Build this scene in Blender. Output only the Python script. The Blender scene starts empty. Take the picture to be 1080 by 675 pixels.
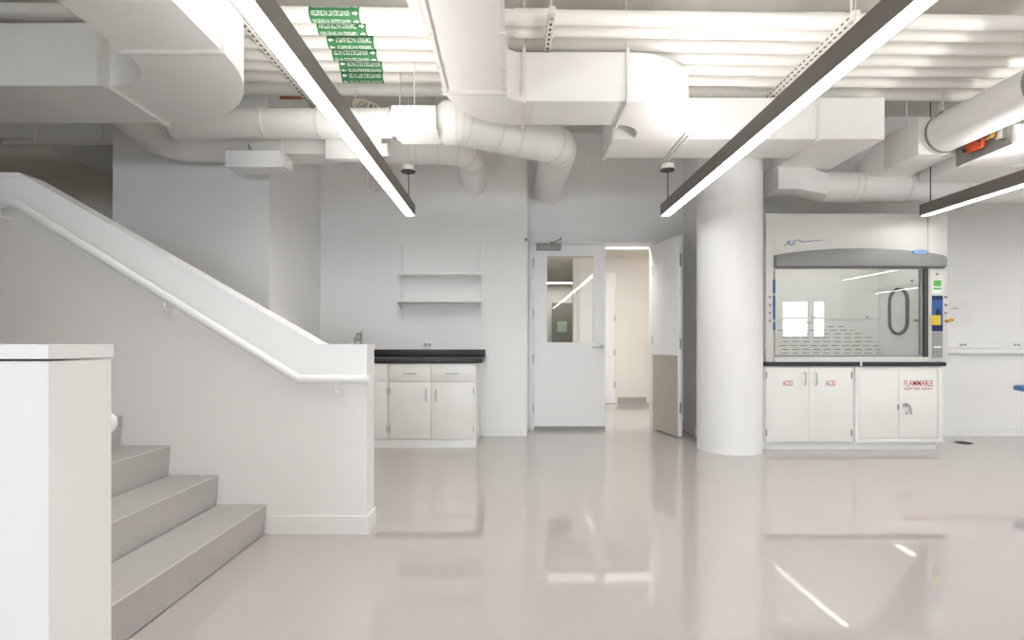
import bpy, bmesh, math, random
from mathutils import Vector, Matrix
random.seed(7)
C = bpy.context.scene.collection
F, CX, CY, H = 540.0, 538.0, 363.0, 1.05      # focal length / vanishing point of the 1080x675 frame, eye height

def X(px, Y): return (px - CX) / F * Y
def Z(py, Y): return H + (CY - py) / F * Y
def V(*a): return Vector(a)

# ------------------------------------------------------------------ materials
def lin(c):
    c = c / 255.0
    return c / 12.92 if c <= 0.04045 else ((c + 0.055) / 1.055) ** 2.4

def mat(name, rgb, rough=0.5, metal=0.0, noise=0.0, nscale=40, bump=0.0, bscale=200, spec=0.5):
    m = bpy.data.materials.new(name); m.use_nodes = True
    nt = m.node_tree; b = nt.nodes['Principled BSDF']
    col = (lin(rgb[0]), lin(rgb[1]), lin(rgb[2]), 1)
    b.inputs['Base Color'].default_value = col
    b.inputs['Roughness'].default_value = rough
    b.inputs['Metallic'].default_value = metal
    b.inputs['Specular IOR Level'].default_value = spec
    if noise or bump:
        tc = nt.nodes.new('ShaderNodeTexCoord')
    if noise:
        n = nt.nodes.new('ShaderNodeTexNoise'); n.inputs['Scale'].default_value = nscale
        n.inputs['Detail'].default_value = 4
        r = nt.nodes.new('ShaderNodeValToRGB')
        r.color_ramp.elements[0].position = 0.35; r.color_ramp.elements[1].position = 0.65
        r.color_ramp.elements[0].color = tuple(c * (1 - noise) for c in col[:3]) + (1,)
        r.color_ramp.elements[1].color = tuple(min(1, c * (1 + noise)) for c in col[:3]) + (1,)
        nt.links.new(tc.outputs['Object'], n.inputs['Vector'])
        nt.links.new(n.outputs['Fac'], r.inputs['Fac'])
        nt.links.new(r.outputs['Color'], b.inputs['Base Color'])
    if bump:
        n2 = nt.nodes.new('ShaderNodeTexNoise'); n2.inputs['Scale'].default_value = bscale
        bp = nt.nodes.new('ShaderNodeBump'); bp.inputs['Strength'].default_value = bump
        bp.inputs['Distance'].default_value = 0.002
        nt.links.new(tc.outputs['Object'], n2.inputs['Vector'])
        nt.links.new(n2.outputs['Fac'], bp.inputs['Height'])
        nt.links.new(bp.outputs['Normal'], b.inputs['Normal'])
    return m

def emit(name, rgb, strength):
    m = bpy.data.materials.new(name); m.use_nodes = True
    nt = m.node_tree; nt.nodes.clear()
    e = nt.nodes.new('ShaderNodeEmission'); o = nt.nodes.new('ShaderNodeOutputMaterial')
    e.inputs['Color'].default_value = (lin(rgb[0]), lin(rgb[1]), lin(rgb[2]), 1)
    e.inputs['Strength'].default_value = strength
    nt.links.new(e.outputs[0], o.inputs[0])
    m.cycles.emission_sampling = 'FRONT'
    return m

def glass(name, tint=(1, 1, 1), ior=1.5, rough=0.0):
    """thin pane: mirror reflection by Fresnel, the rest passes straight through"""
    m = bpy.data.materials.new(name); m.use_nodes = True
    nt = m.node_tree; nt.nodes.clear()
    o = nt.nodes.new('ShaderNodeOutputMaterial'); mx = nt.nodes.new('ShaderNodeMixShader')
    fr = nt.nodes.new('ShaderNodeFresnel'); fr.inputs['IOR'].default_value = ior
    t = nt.nodes.new('ShaderNodeBsdfTransparent'); t.inputs['Color'].default_value = tint + (1,)
    g = nt.nodes.new('ShaderNodeBsdfGlossy'); g.inputs['Roughness'].default_value = rough
    nt.links.new(fr.outputs[0], mx.inputs[0]); nt.links.new(t.outputs[0], mx.inputs[1])
    nt.links.new(g.outputs[0], mx.inputs[2]); nt.links.new(mx.outputs[0], o.inputs[0])
    return m

M = {}
M['wall'] = mat('wall_paint', (240, 240, 240), 0.6, bump=0.08, bscale=350)
M['wall_cream'] = mat('corridor_paint', (236, 232, 225), 0.6, bump=0.08, bscale=350)
M['guard'] = mat('guard_paint', (240, 240, 240), 0.55, bump=0.05, bscale=350)
M['cap'] = mat('cap_paint', (238, 239, 240), 0.4)
M['ceil'] = mat('concrete_slab', (214, 211, 205), 0.8, noise=0.06, nscale=3, bump=0.2, bscale=60)
M['hall'] = mat('hall_paint', (225, 218, 206), 0.6)
M['tile'] = mat('ceiling_tile', (222, 218, 208), 0.8, noise=0.03, nscale=120)
M['duct'] = mat('duct_paint', (237, 236, 234), 0.5, noise=0.01, nscale=6, bump=0.06, bscale=90)
M['flange'] = mat('flange_paint', (228, 226, 222), 0.45)
M['pipe'] = mat('pipe_jacket', (240, 238, 233), 0.5, bump=0.08, bscale=120)
M['strut'] = mat('painted_strut', (226, 223, 216), 0.45)
M['hole'] = mat('dark_slot', (70, 66, 60), 0.7)
M['steel'] = mat('brushed_steel', (190, 190, 188), 0.3, 0.9)
M['galv'] = mat('galvanized_sheet', (150, 150, 146), 0.45, 0.4, noise=0.08, nscale=30)
M['bronze'] = mat('dark_bronze_housing', (112, 107, 101), 0.5)
M['black'] = mat('black_plastic', (28, 27, 26), 0.5)
M['epoxy'] = mat('black_epoxy_top', (44, 44, 47), 0.45)
M['cab'] = mat('cabinet_enamel', (236, 235, 232), 0.35)
M['kick'] = mat('cove_base', (238, 238, 237), 0.5)
M['green'] = mat('green_label', (52, 122, 72), 0.5)
M['letter'] = mat('white_lettering', (240, 244, 238), 0.5)
M['red'] = mat('red_lettering', (186, 38, 44), 0.5)
M['blue'] = mat('blue_marking', (62, 100, 178), 0.5)
M['navy'] = mat('blue_panel', (44, 92, 158), 0.4)
M['navy_dark'] = mat('dark_blue_panel', (26, 42, 84), 0.4)
M['badge'] = mat('pale_blue_badge', (176, 202, 226), 0.4)
M['lime'] = mat('green_tag', (104, 186, 92), 0.5)
M['yellow'] = mat('yellow_note', (222, 194, 66), 0.6)
M['amber'] = mat('amber_knob', (206, 156, 62), 0.4)
M['hood'] = mat('hood_enamel', (216, 215, 210), 0.35)
M['liner'] = mat('hood_liner', (222, 222, 219), 0.4)
M['fascia'] = mat('grey_fascia', (136, 139, 138), 0.4)
M['grey'] = mat('grey_plastic', (150, 151, 150), 0.45)
M['gasket'] = mat('dark_gasket', (74, 74, 74), 0.6)
M['beige'] = mat('kick_plate', (184, 179, 166), 0.4)
M['doorp'] = mat('door_paint', (243, 243, 243), 0.4)
M['corrdoor'] = mat('corridor_door_grey', (150, 148, 138), 0.5)
M['basegrey'] = mat('grey_cove_base', (176, 172, 168), 0.5)
M['paper'] = mat('white_paper', (236, 236, 236), 0.7)
M['sign'] = mat('pale_green_sign', (196, 222, 198), 0.6)
M['orange'] = mat('orange_actuator', (206, 84, 44), 0.45)
M['brass'] = mat('brass', (190, 150, 80), 0.35, 0.8)
M['copper'] = mat('copper', (176, 120, 80), 0.4, 0.7)
M['stoolblue'] = mat('blue_vinyl', (78, 118, 172), 0.4)
M['cream'] = mat('cream_hose', (224, 218, 196), 0.5)
M['nosing'] = mat('nosing_strip', (206, 204, 200), 0.5)
M['step'] = mat('speckled_rubber', (182, 179, 178), 0.6, noise=0.10, nscale=170, bump=0.1, bscale=160)
M['lamp'] = emit('lamp_diffuser', (255, 253, 250), 6.2)
M['lampup'] = emit('lamp_uplight', (255, 251, 246), 11.0)
M['hoodfill'] = emit('hood_fill_unseen', (255, 253, 248), 4.0)
M['corrfill'] = emit('corridor_fill_unseen', (255, 252, 248), 5.0)
M['corrlamp3'] = emit('side_corridor_lamp', (255, 252, 247), 2.5)
M['corrlamp'] = emit('corridor_lamp', (255, 252, 247), 0.45)
M['pane'] = glass('clear_glass', (0.93, 0.95, 0.94))
M['sash'] = glass('sash_glass', (0.975, 0.975, 0.97), 1.5)
M['winglass'] = glass('window_glass', (0.97, 0.98, 0.98), 1.35)

def floor_mat():
    m = bpy.data.materials.new('poured_epoxy'); m.use_nodes = True
    nt = m.node_tree; b = nt.nodes['Principled BSDF']
    tc = nt.nodes.new('ShaderNodeTexCoord')
    n = nt.nodes.new('ShaderNodeTexNoise'); n.inputs['Scale'].default_value = 1.2; n.inputs['Detail'].default_value = 5
    r = nt.nodes.new('ShaderNodeValToRGB')
    a = (lin(184), lin(178), lin(175), 1); c = (lin(188), lin(182), lin(179), 1)
    r.color_ramp.elements[0].color = a; r.color_ramp.elements[1].color = c
    n2 = nt.nodes.new('ShaderNodeTexNoise'); n2.inputs['Scale'].default_value = 5; n2.inputs['Detail'].default_value = 2
    bp = nt.nodes.new('ShaderNodeBump'); bp.inputs['Strength'].default_value = 0.03; bp.inputs['Distance'].default_value = 0.004
    nt.links.new(tc.outputs['Object'], n.inputs['Vector']); nt.links.new(tc.outputs['Object'], n2.inputs['Vector'])
    nt.links.new(n.outputs['Fac'], r.inputs['Fac']); nt.links.new(r.outputs['Color'], b.inputs['Base Color'])
    nt.links.new(n2.outputs['Fac'], bp.inputs['Height']); nt.links.new(bp.outputs['Normal'], b.inputs['Normal'])
    b.inputs['Roughness'].default_value = 0.035
    b.inputs['Specular IOR Level'].default_value = 1.0; b.inputs['IOR'].default_value = 1.6
    return m
M['floor'] = floor_mat()

# ------------------------------------------------------------------ mesh helpers
def box(bm, x0, x1, y0, y1, z0, z1, bevel=0.0, mi=0):
    r = bmesh.ops.create_cube(bm, size=1.0)
    vs = r['verts']
    for v in vs:
        v.co = Vector((x0 + (v.co.x + .5) * (x1 - x0), y0 + (v.co.y + .5) * (y1 - y0), z0 + (v.co.z + .5) * (z1 - z0)))
    fs = list({f for v in vs for f in v.link_faces})
    for f in fs: f.material_index = mi
    if bevel:
        es = list({e for v in vs for e in v.link_edges})
        rr = bmesh.ops.bevel(bm, geom=es, offset=bevel, segments=2, affect='EDGES', profile=0.5)
        for f in rr['faces']: f.material_index = mi
    return bm

def B(*a, bevel=0.0):
    return box(bmesh.new(), *a, bevel=bevel)

def prism(bm, pts, a, b, axis='y', mi=0):
    """extrude the polygon pts between a and b along axis (pts are the two other coordinates in x,y,z order)"""
    def co(p, t):
        if axis == 'y': return (p[0], t, p[1])
        if axis == 'x': return (t, p[0], p[1])
        return (p[0], p[1], t)
    v0 = [bm.verts.new(co(p, a)) for p in pts]; v1 = [bm.verts.new(co(p, b)) for p in pts]
    fs = [bm.faces.new(v0), bm.faces.new(v1[::-1])]
    n = len(pts)
    for i in range(n):
        fs.append(bm.faces.new((v0[i], v1[i], v1[(i + 1) % n], v0[(i + 1) % n])))
    for f in fs: f.material_index = mi
    bmesh.ops.recalc_face_normals(bm, faces=fs)
    return bm

def sweep(bm, pts, sect, closed=True, caps=True, mi=0):
    """sweep a cross-section (list of 2D points, or a function i -> list) along a polyline"""
    P = [Vector(p) for p in pts]; n = len(P)
    T = []
    for i in range(n):
        a = P[max(0, i - 1)]; b = P[min(n - 1, i + 1)]
        t = (P[i] - a).normalized() + (b - P[i]).normalized() if 0 < i < n - 1 else (b - a)
        T.append(t.normalized())
    up = Vector((0, 0, 1))
    if abs(T[0].dot(up)) > 0.95: up = Vector((0, 1, 0))
    nrm = (up - T[0] * up.dot(T[0])).normalized()
    rings = []
    for i in range(n):
        if i:
            q = T[i - 1].rotation_difference(T[i]); nrm = q @ nrm
            nrm = (nrm - T[i] * nrm.dot(T[i])).normalized()
        bi = T[i].cross(nrm)
        s = sect(i) if callable(sect) else sect
        rings.append([bm.verts.new(P[i] + bi * u + nrm * w) for u, w in s])
    k = len(rings[0]); fs = []
    for i in range(n - 1):
        for j in range(k):
            fs.append(bm.faces.new((rings[i][j], rings[i][(j + 1) % k], rings[i + 1][(j + 1) % k], rings[i + 1][j])))
    if caps:
        fs.append(bm.faces.new(rings[0][::-1])); fs.append(bm.faces.new(rings[-1]))
    for f in fs: f.material_index = mi
    bmesh.ops.recalc_face_normals(bm, faces=fs)
    return bm

def circ(r, n=28): return [(r * math.cos(2 * math.pi * i / n), r * math.sin(2 * math.pi * i / n)) for i in range(n)]

def tube(bm, pts, r, seg=28, mi=0):
    if isinstance(r, (list, tuple)):
        return sweep(bm, pts, lambda i: circ(r[i], seg), mi=mi)
    return sweep(bm, pts, circ(r, seg), mi=mi)
def T(pts, r, seg=28): return tube(bmesh.new(), pts, r, seg)

def rounded(pts, rad, n=7):
    """fillet the corners of a polyline"""
    P = [Vector(p) for p in pts]; out = [P[0]]
    for i in range(1, len(P) - 1):
        a = (P[i - 1] - P[i]); b = (P[i + 1] - P[i])
        ang = a.angle(b); d = rad / math.tan(ang / 2)
        d = min(d, a.length * .49, b.length * .49)
        s = P[i] + a.normalized() * d; e = P[i] + b.normalized() * d
        for k in range(n + 1):
            t = k / n
            out.append(s * (1 - t) ** 2 + P[i] * 2 * t * (1 - t) + e * t * t)
    out.append(P[-1])
    return out

def arc_duct(bm, cx, cy, ri, ro, a0, a1, z0, z1, n=16):
    """rectangular duct elbow lying flat: angles in degrees about (cx, cy)"""
    rings = []
    for k in range(n + 1):
        a = math.radians(a0 + (a1 - a0) * k / n); c, s = math.cos(a), math.sin(a)
        rings.append([bm.verts.new((cx + r * c, cy + r * s, z)) for r, z in ((ri, z0), (ro, z0), (ro, z1), (ri, z1))])
    fs = []
    for i in range(n):
        for j in range(4):
            fs.append(bm.faces.new((rings[i][j], rings[i][(j + 1) % 4], rings[i + 1][(j + 1) % 4], rings[i + 1][j])))
    fs.append(bm.faces.new(rings[0])); fs.append(bm.faces.new(rings[-1][::-1]))
    bmesh.ops.recalc_face_normals(bm, faces=fs)
    return bm

def lathe(bm, prof, cx, cy, seg=32, mi=0):
    rings = [[bm.verts.new((cx + r * math.cos(2 * math.pi * k / seg), cy + r * math.sin(2 * math.pi * k / seg), z)) for k in range(seg)] for r, z in prof]
    fs = []
    for i in range(len(prof) - 1):
        for j in range(seg):
            fs.append(bm.faces.new((rings[i][j], rings[i][(j + 1) % seg], rings[i + 1][(j + 1) % seg], rings[i + 1][j])))
    fs.append(bm.faces.new(rings[0])); fs.append(bm.faces.new(rings[-1]))
    for f in fs: f.material_index = mi
    bmesh.ops.recalc_face_normals(bm, faces=fs)
    return bm

def lamp_panel(x0, x1, y0, y1, z0, z1, n=1, up=False, gap=0):
    """a diffuser slab: one face (slot 0) gives light, the edges and back (slot 1) are plain acrylic"""
    bm = bmesh.new(); ze, zb = (z1, z0) if up else (z0, z1)
    ys = [y0 + (y1 - y0) * k / n for k in range(n + 1)]
    a = [bm.verts.new((x0, y, ze)) for y in ys]; b = [bm.verts.new((x1, y, ze)) for y in ys]
    for k in range(n):
        f = bm.faces.new((a[k], b[k], b[k + 1], a[k + 1]) if up else (a[k], a[k + 1], b[k + 1], b[k])); f.material_index = 0
    c = [bm.verts.new(p) for p in ((x0, y0, zb), (x1, y0, zb), (x1, y1, zb), (x0, y1, zb))]
    for q in (c if up is False else c[::-1],): bm.faces.new(q).material_index = 1
    for vs in ([a[0], b[0], c[1], c[0]], [a[-1], c[3], c[2], b[-1]], a + [c[3], c[0]], b[::-1] + [c[1], c[2]]): bm.faces.new(vs).material_index = 1
    return bm

# ------------------------------------------------------------------ object helpers
ORG = {}
def mk(name, bm, m, parent=None, local=False, origin=None, rotate=None):
    me = bpy.data.meshes.new(name)
    off = ORG[parent.name] if (parent and not local) else Vector((0, 0, 0))
    if not parent and origin is not None: off = Vector(origin)
    bm.transform(Matrix.Translation(-off))
    bm.to_mesh(me); bm.free()
    me.polygons.foreach_set('use_smooth', [True] * len(me.polygons))
    me.set_sharp_from_angle(angle=math.radians(32))
    for k in (m if isinstance(m, (list, tuple)) else [m]): me.materials.append(k)
    o = bpy.data.objects.new(name, me); C.objects.link(o)
    if parent:
        o.parent = parent; ORG[o.name] = Vector(ORG[parent.name])
    else:
        o.location = off; ORG[o.name] = Vector(off)
    return o

def thing(name, label, cat, loc=(0, 0, 0), group=None, rz=0):
    o = bpy.data.objects.new(name, None); C.objects.link(o)
    o.location = loc; o.rotation_euler = (0, 0, rz); o.empty_display_size = 0.1
    o['label'] = label; o['category'] = cat
    if group: o['group'] = group
    ORG[o.name] = Vector(loc)
    return o

def tag(o, label, cat, group=None):
    o['label'] = label; o['category'] = cat
    if group: o['group'] = group
    return o

def struct(name, bm, m, label, cat, parent=None):
    o = mk(name, bm, m, parent)
    if parent is None:
        o['kind'] = 'structure'; o['label'] = label; o['category'] = cat
    return o

def text_bm(s, width=None, height=None, bold=0.0, cuts=0):
    """lettering as flat mesh centred on the origin in the XY plane, scaled to width x height"""
    cu = bpy.data.curves.new('lettering', 'FONT'); cu.body = s; cu.size = 1.0; cu.offset = bold
    cu.resolution_u = 3; cu.extrude = 0.0
    o = bpy.data.objects.new('lettering_source', cu); C.objects.link(o)
    dg = bpy.context.evaluated_depsgraph_get(); dg.update()
    me = bpy.data.meshes.new_from_object(o.evaluated_get(dg))
    bm = bmesh.new(); bm.from_mesh(me)
    bpy.data.objects.remove(o); bpy.data.curves.remove(cu); bpy.data.meshes.remove(me)
    xs = [v.co.x for v in bm.verts]; ys = [v.co.y for v in bm.verts]
    w, h = max(xs) - min(xs), max(ys) - min(ys)
    sx = width / w if width else height / h
    sy = height / h if height else sx
    mx, my = (max(xs) + min(xs)) / 2, (max(ys) + min(ys)) / 2
    for v in bm.verts: v.co = Vector(((v.co.x - mx) * sx, (v.co.y - my) * sy, 0))
    return bm

def wall_text(bm, cx, y, cz):
    """stand flat lettering up on a surface facing -Y"""
    for v in bm.verts: v.co = Vector((cx + v.co.x, y, cz + v.co.y))
    return bm

def flange_y(bm, x0, x1, z0, z1, y, w=0.022, t=0.024):
    """angle-iron collar round a duct that runs along Y"""
    box(bm, x0 - w, x1 + w, y - t / 2, y + t / 2, z0 - w, z0 + .001); box(bm, x0 - w, x1 + w, y - t / 2, y + t / 2, z1 - .001, z1 + w)
    box(bm, x0 - w, x0 + .001, y - t / 2, y + t / 2, z0, z1); box(bm, x1 - .001, x1 + w, y - t / 2, y + t / 2, z0, z1)
    return bm
def flange_x(bm, y0, y1, z0, z1, x, w=0.022, t=0.024):
    box(bm, x - t / 2, x + t / 2, y0 - w, y1 + w, z0 - w, z0 + .001); box(bm, x - t / 2, x + t / 2, y0 - w, y1 + w, z1 - .001, z1 + w)
    box(bm, x - t / 2, x + t / 2, y0 - w, y0 + .001, z0, z1); box(bm, x - t / 2, x + t / 2, y1 - .001, y1 + w, z0, z1)
    return bm
def ring_x(bm, x, y, z, r, w=0.006, t=0.02): return tube(bm, [(x - t / 2, y, z), (x + t / 2, y, z)], r + w)

CEIL = 3.65
WB = 5.85          # back wall plane
WA = 6.30          # recessed door wall
# ================================================================== SETTING
struct('floor', B(-7, 12.6, -9.2, 14.2, -0.15, 0), M['floor'], 'glossy poured pale grey floor', 'floor')
struct('ceiling', B(-7, 12.6, -9.2, 8.2, CEIL, CEIL + .2), M['ceil'], 'grey concrete ceiling slab above pipes and ducts', 'ceiling')
struct('wall_back', B(-2.165, .195, WB, WA + .15, 0, CEIL), M['wall'], 'white wall behind the shelves and sink counter', 'wall')
struct('wall_chase', B(-3.57, -2.165, 4.6, WA + .15, 0, CEIL), M['wall'], 'projecting wall section behind the stair', 'wall')
bm = bmesh.new()
box(bm, .195, .255, WA, WA + .15, 0, CEIL); box(bm, 1.79, 2.13, WA, WA + .15, 0, CEIL); box(bm, .255, 1.79, WA, WA + .15, 2.3, CEIL)
struct('wall_alcove', bm, M['wall'], 'recessed wall around the double doorway', 'wall')
struct('wall_right_back', B(2.13, 12.6, WB, WA + .15, 0, CEIL), M['wall'], 'white wall behind the fume hood', 'wall')
struct('wall_left', B(-7.2, -7, -9.2, 8.2, 0, CEIL), M['wall'], 'white wall beyond the stair', 'wall')
struct('wall_hall', B(-7, -3.57, 5.95, 6.1, 0, CEIL), M['hall'], 'wall at the far end of the stair hall', 'wall')
struct('wall_right', B(12.6, 12.8, -9.2, WA, 0, CEIL), M['wall'], 'white wall at the side of the laboratory', 'wall')
# window wall behind the camera: solid below 1.0 m and above 2.75 m, piers between the openings
WZ0, WZ1 = 1.3, 2.7
WINS = [(-2.6, -1.1), (-.9, .6), (10.22, 11.27), (11.39, 11.9)]
bm = bmesh.new()
box(bm, -7, 12.6, -9.2, -9.0, 0, WZ0); box(bm, -7, 12.6, -9.2, -9.0, WZ1, CEIL)
edges = [-7] + [e for w in WINS for e in w] + [12.6]
for a, b in zip(edges[::2], edges[1::2]): box(bm, a, b, -9.2, -9.0, WZ0, WZ1)
struct('wall_front', bm, M['wall'], 'window wall behind the viewer', 'wall')
for i, (a, b) in enumerate(WINS):
    bm = bmesh.new()
    for q in ((a, a + .05, WZ0, WZ1), (b - .05, b, WZ0, WZ1), (a + .05, b - .05, WZ0, WZ0 + .05), (a + .05, b - .05, WZ1 - .05, WZ1), (a + .05, b - .05, 2.0, 2.06)):
        box(bm, q[0], q[1], -9.14, -9.06, q[2], q[3])
    w = struct('window_%d' % (i + 1), bm, M['gasket'], 'framed window in the wall behind the viewer', 'window')
    mk('pane', B(a + .05, b - .05, -9.103, -9.097, WZ0 + .05, WZ1 - .05), M['winglass'], w)

# corridor seen through the doorway
struct('wall_corridor_back', B(1.12, 3.6, 9.1, 9.22, 0, 2.7), M['wall_cream'], 'cream wall across the corridor', 'wall')
struct('wall_corridor_right', B(3.6, 3.75, WA + .15, 13.2, 0, 2.7), M['wall_cream'], 'cream end wall of the corridor', 'wall')
struct('wall_corridor_left', B(-1.65, -1.5, WA + .15, 13.2, 0, 2.7), M['wall_cream'], 'cream end wall of the corridor beyond the glass', 'wall')
struct('wall_corridor_end', B(-1.5, 3.6, 13.05, 13.2, 0, 2.7), M['wall_cream'], 'cream wall at the end of the side corridor', 'wall')
struct('wall_corridor_front', B(-1.5, .195, WA + .15, WA + .17, 0, 2.7), M['wall_cream'], 'corridor side of the laboratory wall', 'wall')
bm = bmesh.new(); box(bm, -1.5, 3.6, WA + .15, 13.2, 2.58, 2.7)
for k in range(9): box(bm, -1.5, 3.6, 6.7 + k * .61, 6.715 + k * .61, 2.576, 2.581, mi=1)
for k in range(8): box(bm, -1.2 + k * .61, -1.185 + k * .61, WA + .17, 13.0, 2.576, 2.581, mi=1)
struct('ceiling_corridor', bm, [M['tile'], M['strut']], 'tiled corridor ceiling', 'ceiling')
struct('baseboard_corridor', B(1.9, 3.6, 9.085, 9.1, 0, .11), M['basegrey'], 'grey cove base in the corridor', 'baseboard')
# corridor doors
d = struct('door_3', B(1.25, 1.86, 9.08, 9.1, .01, 2.31), M['doorp'], 'cream closed door in the corridor', 'door')
bm = bmesh.new(); box(bm, 1.86, 1.9, 9.07, 9.1, 0, 2.36); box(bm, 1.21, 1.25, 9.07, 9.1, 0, 2.36); box(bm, 1.25, 1.86, 9.07, 9.1, 2.31, 2.36)
mk('door_frame', bm, M['wall_cream'], d)
for zz in (.28, .85, 1.45, 2.05): mk('hinge', B(1.84, 1.865, 9.06, 9.082, zz, zz + .11), M['steel'], d)
d = struct('door_4', B(2.42, 3.3, 9.08, 9.1, .01, 2.31), M['wall_cream'], 'cream corridor door with a round knob', 'door')
mk('knob', lathe(bmesh.new(), [(.012, 0), (.012, .03), (.03, .04), (.032, .06), (.02, .075), (.001, .077)], 0, 0), M['galv'], d)
k = d.children[0]; k.rotation_euler = (math.radians(90), 0, 0); k.location = (2.5, 9.08, 1.0)
# the knob mesh above was made at the origin of the door (0,0,0), so only its location moves it
d = struct('door_5', B(1.06, 1.60, 13.02, 13.05, .01, 2.1), M['corrdoor'], 'grey door at the end of the side corridor', 'door')
mk('sign', B(1.2, 1.44, 13.005, 13.02, 1.36, 1.63), M['sign'], d)
o = mk('ceiling_light', lamp_panel(.5, 2.9, 7.72, 8.02, 2.535, 2.57), [M['corrlamp'], M['cap']]); tag(o, 'long lit ceiling lamp in the corridor seen above the open door', 'lamp')
o = mk('ceiling_light', lamp_panel(-.6, 3.3, 6.55, 6.80, 2.535, 2.57), [M['corrfill'], M['cap']]); tag(o, 'unseen fill lamp added inside the double doorway to brighten the corridor', 'lamp')  # added fill light, kept out of view by the door head, brightens the corridor
o = mk('ceiling_light', lamp_panel(.3, 1.9, 12.3, 12.6, 2.535, 2.57), [M['corrlamp3'], M['cap']]); tag(o, 'lit ceiling lamp of the side corridor seen through the door glass', 'lamp')

# column and baseboards
struct('column', lathe(bmesh.new(), [(.305, 0), (.305, .01), (.305, CEIL - .01), (.305, CEIL)], 2.19, 5.12, 64), M['guard'], 'thick round white column beside the fume hood', 'column')
struct('baseboard_back', B(-.34, .195, WB - .01, WB, 0, .1), M['kick'], 'white cove base under the shelves wall', 'baseboard')
struct('baseboard_right', B(4.4, 12.6, WB - .01, WB, 0, .1), M['kick'], 'white cove base right of the fume hood', 'baseboard')
struct('baseboard_alcove', B(2.118, 2.13, 5.86, WA, 0, .1), M['kick'], 'white cove base in the door alcove', 'baseboard')

# door frame and the two laboratory door leaves
bm = bmesh.new()
box(bm, .235, .287, WA - .03, WA + .16, 0, 2.315, .004); box(bm, 1.755, 1.81, WA - .03, WA + .16, 0, 2.315, .004); box(bm, .287, 1.755, WA - .03, WA + .16, 2.275, 2.315, .004)
struct('trim_1', bm, M['doorp'], 'white metal frame of the double doorway', 'door frame')
y0, y1 = WA - .028, WA + .017
bm = bmesh.new()
wx0, wx1, wz0, wz1 = X(577, 6.27), X(626, 6.27), Z(361, 6.27), Z(270, 6.27)
box(bm, .292, wx0, y0, y1, .03, 2.266); box(bm, wx1, 1.167, y0, y1, .03, 2.266)
box(bm, wx0, wx1, y0, y1, .03, wz0); box(bm, wx0, wx1, y0, y1, wz1, 2.266)
d = struct('door_1', bm, M['doorp'], 'closed white door leaf with a glass window and lever handle', 'door')
mk('pane', B(wx0, wx1, WA - .008, WA - .002, wz0, wz1), M['pane'], d)
bm = bmesh.new(); t = .012
for q in ((wx0 - t, wx0, wz0 - t, wz1 + t), (wx1, wx1 + t, wz0 - t, wz1 + t), (wx0, wx1, wz0 - t, wz0), (wx0, wx1, wz1, wz1 + t)): box(bm, q[0], q[1], y0 - .006, y0 + .001, q[2], q[3])
mk('glazing_bead', bm, M['doorp'], d)
hx, hz = X(632, 6.27), Z(366, 6.27)
bm = bmesh.new(); tube(bm, [(hx + .03, y0, hz), (hx + .03, y0 - .012, hz)], .028); tube(bm, [(hx + .03, y0 - .01, hz), (hx + .03, y0 - .05, hz)], .011, 16)
tube(bm, rounded([(hx + .03, y0 - .04, hz), (hx + .03, y0 - .06, hz), (hx - .09, y0 - .06, hz - .004)], .015), .0095, 16)
mk('handle', bm, M['steel'], d)
for py in (277, 330, 378, 430):
    zz = Z(py, 6.27); mk('hinge', T([(.284, y0 - .006, zz - .055), (.284, y0 - .006, zz + .055)], .009, 12), M['steel'], d)
mk('door_sweep', B(.297, 1.162, y0 - .008, y0 + .02, .006, .045), M['galv'], d)
bm = bmesh.new(); box(bm, X(566, 6.2), X(592, 6.2), y0 - .055, y0, Z(263, 6.2), Z(256, 6.2) , .004)
cl = mk('closer', bm, M['galv'], d)
bm = bmesh.new(); tube(bm, [(X(582, 6.2), y0 - .03, Z(256, 6.2)), (X(592, 6.2), y0 - .1, Z(252, 6.2)), (X(592, 6.25), y0 - .01, Z(251, 6.25))], .009, 10)
tube(bm, [(X(582, 6.2), y0 - .03, Z(257, 6.2)), (X(582, 6.2), y0 - .03, Z(254.5, 6.2))], .016, 14)
mk('closer_arm', bm, M['galv'], cl)

# open leaf: local x runs from hinge to free edge
hinge = Vector((1.745, WA - .04, 0)); free = Vector((1.875, 5.70, 0)); ang = math.atan2(free.y - hinge.y, free.x - hinge.x); L = (free - hinge).length
d = mk('door_2', B(0, L, 0, .045, .02, 2.265, bevel=.002), M['doorp']); d.location = hinge; d.rotation_euler = (0, 0, ang)
d['kind'] = 'structure'; d['label'] = 'narrow white door leaf standing open with a beige kick plate'; d['category'] = 'door'; ORG[d.name] = Vector((0, 0, 0))
mk('kick_plate', B(.004, L - .012, -.004, .0, .025, .925), M['beige'], d)
for a, b in ((1.0, 1.11), (.28, .4), (1.92, 2.06)):
    mk('latch_plate', B(L - .001, L + .003, .01, .036, a, b), M['steel'], d)
for zz in (.3, 1.1, 1.95): mk('hinge', T([(-.006, .004, zz - .055), (-.006, .004, zz + .055)], .009, 12), M['steel'], d)
o = mk('wall_mounted_knob', T([(X(558, 5.85), WB, Z(253, 5.85)), (X(558, 5.85) , WB - .035, Z(253, 5.85))], .017, 16), M['galv'])
o.location.x -= .035; tag(o, 'small grey knob on the wall beside the door frame top', 'door stop')

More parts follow.
